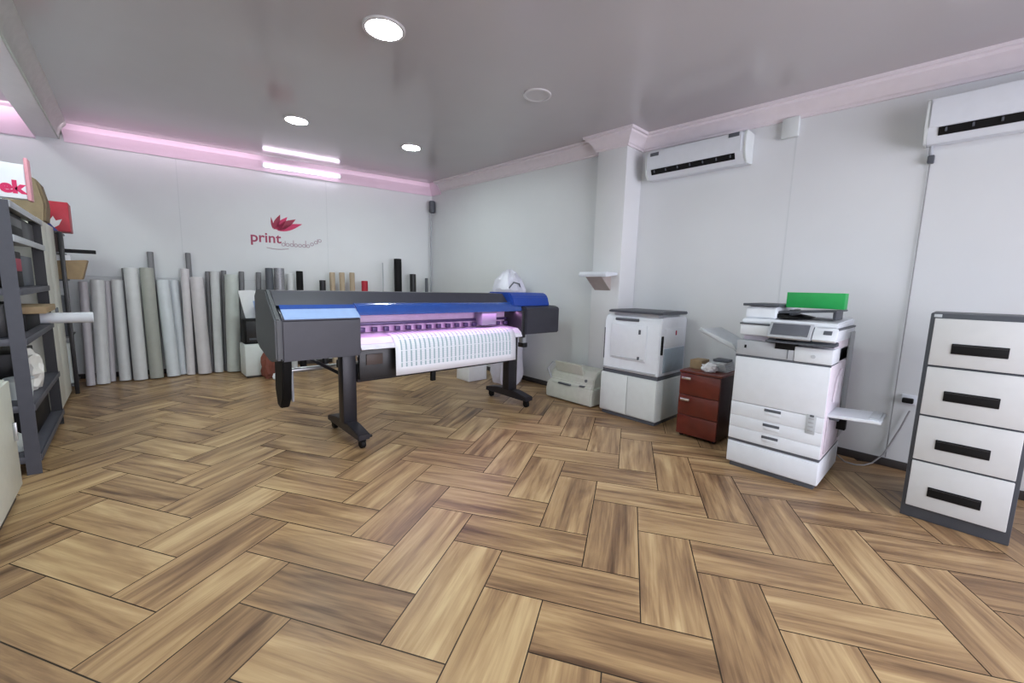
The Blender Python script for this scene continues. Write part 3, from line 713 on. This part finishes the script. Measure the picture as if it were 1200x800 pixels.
# ------------------------------------------------------------------ material rolls
def roll_thing(name, mats, base, top, r, label, grp, cat='roll', core=True):
    b_ = Vector((base[0], base[1], 0)); t_ = Vector(top); d = (t_-b_).normalized()
    tilt = math.sqrt(max(0, 1-d.z*d.z))*r
    b_.z = tilt+.001
    mb = MB(); mb.pipe(b_, t_, r, min(.03, r*.5)); th = thing(name, label, cat, (base[0], base[1], 0), grp)
    mb.build('wrap', mats, th)
    if core: MB().pipe(b_+d*.004, t_-d*.004, min(.03, r*.5)-.0005, min(.03, r*.5)-.006, 18).build('core', M_kraft, th)
    return th
g = 'material rolls leaning along the back wall'
RL = [ # base x,y  top x,y,z  r  mat  label
 (-.465, 7.697, -.446, 7.825, 1.37, .045, 0, 'thin lilac-grey roll, first of the leaning rolls beside the left shelving'),
 (-.348, 7.731, -.311, 7.856, 1.396, .069, 1, 'white leaning roll, second from the left shelving'),
 (-.265, 7.85, -.226, 7.975, 1.386, .040, 0, 'narrow lilac leaning roll between two thicker rolls, third from the shelving'),
 (-.129, 7.824, -.122, 7.955, 1.402, .064, 1, 'cream-white leaning roll left of the taller white roll, fourth from the shelving'),
 (-.032, 7.91, -.03, 8.03, 1.568, .038, 6, 'grey tube end rising behind the taller white roll'),
 (.031, 7.765, .029, 7.898, 1.572, .078, 1, 'taller white leaning roll left of the dull green-grey one'),
 (.203, 7.772, .194, 7.906, 1.58, .078, 3, 'dull green-grey thick roll leaning among white ones'),
 (.252, 7.945, .252, 8.06, 1.818, .038, 6, 'tall grey tube rising behind the green-grey roll'),
 (.394, 7.785, .362, 7.92, 1.416, .078, 4, 'thick bluish-white roll leaning furthest to the left, right of green-grey roll'),
 (.513, 7.885, .486, 8.0, 1.42, .062, 4, 'slim bluish-white leaning roll just right of the thick bluish one'),
 (.60, 7.79, .624, 7.91, 1.59, .052, 5, 'slim pinkish-white leaning roll in front of the tallest grey tube'),
 (.688, 7.935, .683, 8.005, 1.832, .034, 6, 'tallest grey tube, slim, rising behind the pinkish-white rolls'),
 (.765, 7.745, .757, 7.88, 1.468, .084, 5, 'thick pale lilac roll standing near the middle of the leaning row'),
 (.872, 7.87, .912, 7.97, 1.565, .036, 6, 'thin grey tube behind and right of the thick lilac roll'),
 (.945, 7.765, .985, 7.89, 1.567, .06, 1, 'slim white leaning roll right of the thick lilac roll'),
 (1.052, 7.83, 1.105, 7.915, 1.587, .036, 6, 'thin grey tube behind the last thick mint-white roll'),
 (1.134, 7.69, 1.19, 7.812, 1.523, .093, 7, 'thick mint-white roll, last thick one before the black box'),
 (1.275, 7.75, 1.335, 7.86, 1.582, .038, 6, 'thin grey tube just right of the thick mint-white roll'),
 (1.48, 7.687, 1.563, 7.803, 1.579, .038, 6, 'thin grey tube beside the grey patterned rolls, above the black box')]
for (x, y, tx, ty, tz, r, mi, lab) in RL:
    roll_thing('material_roll', M_rg[mi], (x, y), (tx, ty, tz), r, lab, g)
g2 = 'rolls standing behind the wide-format printer'
BR = [ # s px-plane points from photo: x, y, z top, r, material, label
 (1.661, 7.55, 1.65, .055, M_dgrey, 'dark grey roll end above the left end of the wide-format printer'),
 (1.80, 7.53, 1.655, .075, M_silver, 'silver patterned thick roll end above the left end of the wide-format printer'),
 (1.955, 7.50, 1.57, .055, M_rg[1], 'white roll end between the silver roll and short black roll'),
 (2.09, 7.47, 1.62, .052, M_blk, 'black roll end right of the silver patterned roll'),
 (2.43, 7.40, 1.48, .05, M_blkp, 'shortest black roll end, left of the three tan rolls'),
 (2.585, 7.37, 1.62, .045, M_skin, 'leftmost of the three tan rolls above the printer'),
 (2.74, 7.34, 1.625, .045, M_skin, 'middle of the three tan rolls above the printer'),
 (2.905, 7.31, 1.63, .045, M_skin, 'rightmost of the three tan rolls above the printer'),
 (3.11, 7.26, 1.49, .055, M_red, 'red roll end right of the three tan rolls'),
 (3.43, 7.20, 1.83, .012, M_grey, 'thin grey rod left of the tall black roll'),
 (3.70, 7.14, 1.915, .068, M_blk, 'tallest black roll standing behind the printer near the corner'),
 (3.985, 7.09, 1.645, .058, M_blkp, 'black roll right of the tallest black roll'),
 (4.27, 7.07, 1.58, .03, M_dgrey, 'short dark tube in the far corner of the room')]
for (x, y, z, r, m_, lab) in BR:
    roll_thing('material_roll', m_, (x, y), (x+.01, y+.05, z), r, lab, g2, core=r > .02)

# black box on a white stand left of the printer, with papers and a red-brown bundle
t = thing('low_cabinet', 'low white cabinet under the black box left of the printer', 'cabinet', (1.42, 7.2, 0))
MB().box(1.18, 1.70, 7.05, 7.42, .03, .50, .005).build('carcass', M_white2, t)
MB().box(1.20, 1.68, 7.07, 7.40, 0, .03, .003).build('plinth', M_base, t)
MB().box(1.185, 1.695, 7.037, 7.05, .05, .48, .004).build('door', M_white2, t)
t = thing('black_box', 'black equipment box on the low white cabinet left of the printer', 'box', (1.42, 7.25, .502))
MB().box(1.20, 1.66, 7.12, 7.38, .502, .872, .01).build('case', M_blk, t)
MB().box(1.23, 1.63, 7.113, 7.121, .53, .84, .003).build('front_panel', M_blkp, t)
MB().box(1.26, 1.40, 7.108, 7.115, .56, .59, .002).build('slot', M_dgrey, t)
mb = MB(); mb.prism([(1.18, 1.29), (1.26, .875), (1.48, .875), (1.54, 1.26), (1.36, 1.30)], 'y', 7.30, 7.312, .002)
single(mb, 'paper_sheet', M_paper, 'white paper sheets standing on top of the black box', 'paper', (1.36, 7.30, .875))
mb = MB(); mb.prism([(1.35, 1.14), (1.39, .875), (1.58, .875), (1.57, 1.16)], 'y', 7.21, 7.22, .002)
single(mb, 'paper_sheet', mat('pale_blue_paper', (158, 178, 222), .6), 'pale blue sheet leaning in front of white papers on the black box', 'paper', (1.46, 7.21, .875))
single(crumple((1.46, 6.90, 0), (.11, .09, .23), 11), 'cloth_bundle', mat('red_brown_cloth', (122, 70, 58), .8, bump=.4), 'red-brown bundle on the floor in front of the low white cabinet', 'bundle', (1.46, 6.90, 0))
single(crumple((1.52, 6.70, 0), (.07, .07, .06), 12), 'paper_ball', M_paper, 'small white crumpled paper beside the red-brown bundle', 'paper', (1.52, 6.70, 0))

# plastic wrapped bundle standing behind the right end of the printer
def bundle():
    o = bmesh.new(); rr = random.Random(5); n = 26
    prof = [(0, .20), (.12, .23), (.4, .215), (.75, .20), (1.05, .20), (1.25, .225), (1.42, .235), (1.56, .19), (1.66, .10), (1.70, .03)]
    rings = []
    for z, r in prof:
        rings.append([o.verts.new((4.20+r*1.05*(1+rr.uniform(-.13, .13))*math.cos(2*math.pi*k/n), 4.62+r*1.15*(1+rr.uniform(-.13, .13))*math.sin(2*math.pi*k/n), z+(rr.uniform(-.02, .02) if z > 0 else 0))) for k in range(n)])
    for A, B in zip(rings, rings[1:]):
        for k in range(n): o.faces.new((A[k], A[(k+1) % n], B[(k+1) % n], B[k]))
    o.faces.new(rings[0][::-1]); o.faces.new(rings[-1])
    mb = MB(); mb._join(o)
    return mb
B_ = thing('wrapped_bundle', 'tall bundle in crumpled white plastic behind the printer right end', 'bundle', (4.20, 4.62, 0))
bundle().build('wrapping', M_film, B_)
MB().tube([(4.04, 4.45, 1.36), (4.02, 4.42, 1.44), (4.07, 4.38, 1.52), (4.16, 4.36, 1.50), (4.21, 4.37, 1.38)], .010).build('strap', M_dgrey, B_)
t = thing('carton', 'white carton on the floor behind the printer right leg', 'carton', (3.86, 5.0, 0))
MB().box(3.70, 4.05, 4.93, 5.25, 0, .26, .006).build('body', M_paper, t)
MB().box(3.70, 4.05, 5.085, 5.095, .2605, .264, .001).build('tape', M_skin, t)

# ------------------------------------------------------------------ left side: cabinets and shelving
C1 = thing('low_cabinet', 'pale grey low cabinet with dark plinth at the left edge', 'cabinet', (-.9, 3.1, 0))
MB().box(-1.16, -.62, 2.1, 4.02, .08, .79, .005).build('carcass', M_cream, C1)
MB().box(-1.14, -.635, 2.12, 4.0, 0, .08, .003).build('plinth', M_base, C1)
for y0, y1 in ((2.11, 2.735), (2.745, 3.375), (3.385, 4.015)):
    d_ = MB().box(-.62, -.602, y0, y1, .09, .78, .004).build('door', M_cream, C1)
    MB().box(-.602, -.585, y1-.07, y1-.055, .40, .52, .003).build('handle', M_alu, d_)
single(MB().box(-.632, -.575, 2.55, 2.98, 0, .035, .006), 'white_board', M_white, 'white flat board lying on the floor at the bottom left edge', 'board', (-.7, 2.8, 0))
# things on the low cabinet
t = thing('spray_bottle', 'pale blue bottle on the low cabinet beside the grey shelving post', 'bottle', (-.66, 3.90, .79))
MB().cyl((-.66, 3.90, .791), (-.66, 3.90, .91), .036, seg=18, bev=.008).build('body', M_bottle, t)
MB().cyl((-.66, 3.90, .91), (-.66, 3.90, .955), .016, seg=14).build('neck', M_white, t)
MB().box(-.685, -.63, 3.89, 3.91, .955, .98, .004).build('nozzle', M_crimd, t)
single(MB().box(-.78, -.63, 3.66, 3.82, .791, .85, .006), 'tin_box', mat('tan_box', (170, 130, 104), .5), 'tan box lying on the low cabinet at the left edge', 'box', (-.7, 3.74, .791))

SH = thing('shelving_unit', 'dark grey steel shelving unit crowded with stock', 'shelving', (-.85, 5.15, 0))
for (x, y) in ((-.605, 4.44), (-1.12, 4.44), (-.605, 5.84), (-1.12, 5.84)):
    MB().prism([(x-.035, y), (x+.04, y), (x+.04, y+.006), (x-.029, y+.006), (x-.029, y+.06), (x-.035, y+.06)], 'z', 0, 1.945, 0).build('post', M_steel if y < 5 else M_blkp, SH)
LV = (.12, .50, .98, 1.33, 1.70, 1.93)
for z in LV:
    s_ = MB(); s_.box(-1.155, -.565, 4.45, 5.9, z, z+.018, .002); s_.box(-.572, -.560, 4.45, 5.9, z-.03, z+.018, .002); s_.box(-1.155, -.565, 4.447, 4.455, z-.03, z+.018, .002)
    s_.build('shelf', M_steel if z < 1.6 else M_grey, SH)
MB().box(-1.165, -1.155, 4.46, 5.88, .3, 1.9, .002).build('back_panel', M_blkp, SH)
g3 = 'stock on the steel shelving'
def stock(name, m, x0, x1, y0, y1, z0, z1, label, cat='box', lidm=None):
    t = thing(name, label, cat, ((x0+x1)/2, (y0+y1)/2, z0), g3)
    z0 += .0195
    MB().box(x0, x1, y0, y1, z0, z1, .006).build('body', m, t)
    if lidm: MB().box(x1-.0005, x1+.003, y0+.03, y1-.03, z0+(z1-z0)*.45, z0+(z1-z0)*.8, .001).build('front_label', lidm, t)
stock('printer_box', M_blk, -1.1, -.60, 4.60, 5.15, 1.70, 1.90, 'black case on the upper shelf of the grey shelving, nearest the post', lidm=M_blkp)
stock('printer_box', M_blkp, -1.1, -.61, 5.22, 5.78, 1.70, 1.89, 'black case on the upper shelf of the grey shelving, far end')
stock('storage_box', M_blk, -1.1, -.62, 4.60, 5.1, 1.33, 1.62, 'black box on the middle shelf of the grey shelving', lidm=M_crimd)
stock('storage_box', M_dgrey, -1.1, -.64, 5.2, 5.78, 1.33, 1.60, 'dark grey box on the middle shelf of the grey shelving, far end')
stock('storage_box', M_blkp, -1.1, -.66, 4.56, 4.95, .98, 1.24, 'dark box with a crimson label behind the front shelving post', lidm=M_crim)
stock('storage_box', M_blk, -1.1, -.62, 5.02, 5.66, .98, 1.13, 'flat black box under the brown cardboard on the shelving')
single(MB().box(-1.05, -.52, 5.08, 5.70, 1.1315, 1.185, .004), 'cardboard_sheet', M_kraft, 'flat brown cardboard lying over the edge of the shelving', 'cardboard', (-.8, 5.4, 1.13), g3)
stock('storage_box', M_blk, -1.1, -.64, 4.9, 5.8, .12, .46, 'large black box on the lowest shelf of the grey shelving')
stock('storage_box', M_blkp, -1.1, -.70, 5.2, 5.78, .50, .80, 'black box on the lower shelf beside the white pot')
t = thing('plastic_pot', 'white plastic pot on the lower shelf behind the front shelving post', 'pot', (-.66, 4.72, .518), g3)
MB().cyl((-.66, 4.72, .519), (-.66, 4.72, .66), .06, .075, seg=20).build('body', M_white2, t)
MB().cyl((-.66, 4.72, .66), (-.66, 4.72, .68), .08, seg=20, bev=.004).build('lid', M_grey, t)
single(crumple((-.64, 5.02, .52), (.075, .11, .18), 21), 'rag_bundle', mat('pale_rag', (206, 204, 200), .8, bump=.3), 'pale crumpled rag bundle on the lower shelf of grey shelving', 'rag', (-.64, 5.02, .52), g3)
single(crumple((-.70, 4.62, .14), (.05, .06, .08), 22), 'plastic_bag', M_white2, 'white plastic bag on the lowest shelf beside the front post', 'bag', (-.70, 4.62, .14), g3)
# roll sticking out of the shelving
t = thing('vinyl_roll', 'white roll with a navy wound end sticking out of the shelving', 'roll', (-.6, 5.84, 1.0), g3)
MB().pipe((-.68, 5.725, 1.05), (-.28, 5.725, 1.05), .05, .03).build('wrap', M_white, t)
MB().pipe((-1.06, 5.725, 1.05), (-.68, 5.725, 1.05), .0505, .03).build('film', M_navy, t)

TC = thing('tall_cabinet', 'tall cream cabinet standing beyond the grey shelving', 'cabinet', (-.88, 6.6, 0))
MB().box(-1.2, -.62, 6.02, 7.20, .05, 2.0, .005).build('carcass', M_cream, TC)
MB().box(-1.18, -.64, 6.04, 7.18, 0, .05, .003).build('plinth', M_base, TC)
for y0, y1 in ((6.025, 6.605), (6.615, 7.195)):
    d_ = MB().box(-.62, -.602, y0, y1, .06, 1.99, .004).build('door', M_cream, TC)
    MB().box(-.602, -.588, (y1-.06) if y0 < 6.5 else (y0+.045), (y1-.045) if y0 < 6.5 else (y0+.06), .95, 1.1, .003).build('handle', M_dgrey, d_)
g4 = 'things on top of the tall cream cabinet'
bag = MB(); bag.prism([(-.88, 2.001), (-.90, 2.28), (-.85, 2.45), (-.74, 2.50), (-.63, 2.43), (-.59, 2.2), (-.61, 2.001)], 'y', 6.72, 7.05, .02)
single(bag, 'paper_bag', mat('brown_bag', (128, 112, 88), .8, bump=.3), 'brown paper bag standing on the tall cream cabinet', 'bag', (-.75, 6.88, 2.0), g4)
RK = thing('storage_rack', 'dark narrow rack between the tall cream cabinet and the leaning rolls', 'rack', (-.8, 7.5, 0))
for (x, y) in ((-.56, 7.26), (-1.1, 7.26), (-.60, 7.78), (-1.1, 7.78)):
    MB().box(x-.02, x+.02, y-.02, y+.02, 0, 1.95, .003).build('post', M_blkp, RK)
for z in (.1, .7, 1.38, 1.70, 1.94):
    MB().box(-1.12, -.56, 7.25, 7.80, z, z+.02, .002).build('shelf', M_blkp, RK)
g5 = 'stock on the dark rack'
t = thing('carton', 'open brown cardboard box jutting out of the dark rack', 'carton', (-.58, 7.45, 1.4), g5)
MB().prism([(-.86, 1.401), (-.86, 1.60), (-.36, 1.64), (-.42, 1.401)], 'y', 7.32, 7.62, .005).build('body', M_kraft, t)
MB().box(-.62, -.50, 7.34, 7.44, 1.58, 1.69, .003).build('white_flap', M_paper, t)
t = thing('carton', 'red carton with a blue lower corner on top of the dark rack', 'carton', (-.6, 7.42, 1.96), g5)
MB().box(-.72, -.47, 7.28, 7.60, 1.961, 2.30, .005).build('body', M_red, t)
MB().prism([(-.722, 1.963), (-.722, 2.12), (-.64, 2.06), (-.57, 1.963)], 'y', 7.274, 7.281, 0).build('blue_panel', M_bluebox, t)
MB().prism([(-.64, 2.06), (-.60, 2.13), (-.58, 2.08), (-.53, 2.10), (-.56, 2.03), (-.60, 2.0)], 'y', 7.272, 7.281, 0).build('white_mark', M_paper, t)
t = thing('roll_bracket', 'black flat bar jutting out of the dark rack towards the wall', 'bar', (-.55, 7.45, 1.72), g5)
MB().box(-.98, -.28, 7.38, 7.46, 1.721, 1.765, .006).build('bar', M_blk, t)
MB().box(-.98, -.90, 7.36, 7.48, 1.765, 1.90, .006).build('clamp', M_blkp, t)
single(MB().box(-.80, -.54, 7.29, 7.33, 1.721, 1.93, .004), 'cutting_board', mat('dark_board', (70, 54, 52), .6), 'dark brown board upright on the upper shelf of the dark rack', 'board', (-.65, 7.33, 1.72), g5)
single(MB().box(-.80, -.60, 7.5, 7.72, 1.721, 1.90, .006), 'carton', M_aged, 'pale carton on the upper shelf of the dark rack', 'carton', (-.67, 7.62, 1.72), g5)
single(MB().box(-.92, -.58, 7.32, 7.7, .721, 1.2, .008), 'carton', M_dgrey, 'dark carton on the middle shelf of the dark rack', 'carton', (-.75, 7.5, .72), g5)
single(MB().cyl((-.62, 7.40, .121), (-.62, 7.40, .62), .045, seg=20, bev=.004), 'paper_tube', M_white2, 'short white tube upright on the bottom shelf of the dark rack', 'tube', (-.62, 7.40, .121), g5)

# ------------------------------------------------------------------ light
def area(name, loc, rot, sx, sy, power, col=(1, 1, 1)):
    l = bpy.data.lights.new(name, 'AREA'); l.shape = 'RECTANGLE'; l.size = sx; l.size_y = sy; l.energy = power; l.color = col
    o = bpy.data.objects.new(name, l); COL.objects.link(o); o.location = loc; o.rotation_euler = rot
    return o
# daylight through the shop front behind the camera
area('daylight', (2.2, YF-.25, 1.65), (math.radians(90), 0, 0), 4.1, 2.6, 250, (.90, .88, 1.0))
# pink LED strips tucked along the cornice of the back wall and of the left bay
for s0, ln, pw in ((-3.95, 2.2, 2.2), (-1.25, 2.2, .9)):
    pk = area('pink_led_strip', (0, 0, 0), (0, 0, 0), ln, .10, pw, (1, .78, .93))
    pk.matrix_world = Matrix.Translation(BW @ Vector((s0, -.30, 3.33))) @ BW.to_3x3().to_4x4() @ Matrix.Rotation(math.radians(72), 4, 'X')
pk2 = area('pink_led_strip', (0, 0, 0), (0, 0, 0), .5, .10, 1.3, (1, .80, .93))
pk2.matrix_world = Matrix.Translation(BW @ Vector((-5.65, -.34, 3.48))) @ BW.to_3x3().to_4x4() @ Matrix.Rotation(math.radians(72), 4, 'X')
# purple work light inside the printer, under its front cover
wl = area('printer_work_light', (2.47, 3.70, 1.155), (math.radians(-25), 0, 0), 1.95, .03, 3.4, (.92, .46, 1.0))
W = bpy.data.worlds.new('sky'); SC.world = W; W.use_nodes = True
W.node_tree.nodes['Background'].inputs['Color'].default_value = (.82, .88, 1, 1)
W.node_tree.nodes['Background'].inputs['Strength'].default_value = 1.2
SC.view_settings.view_transform = 'Standard'; SC.view_settings.look = 'None'
SC.view_settings.exposure = 0.2; SC.view_settings.gamma = 1; SC.view_settings.use_curve_mapping = False
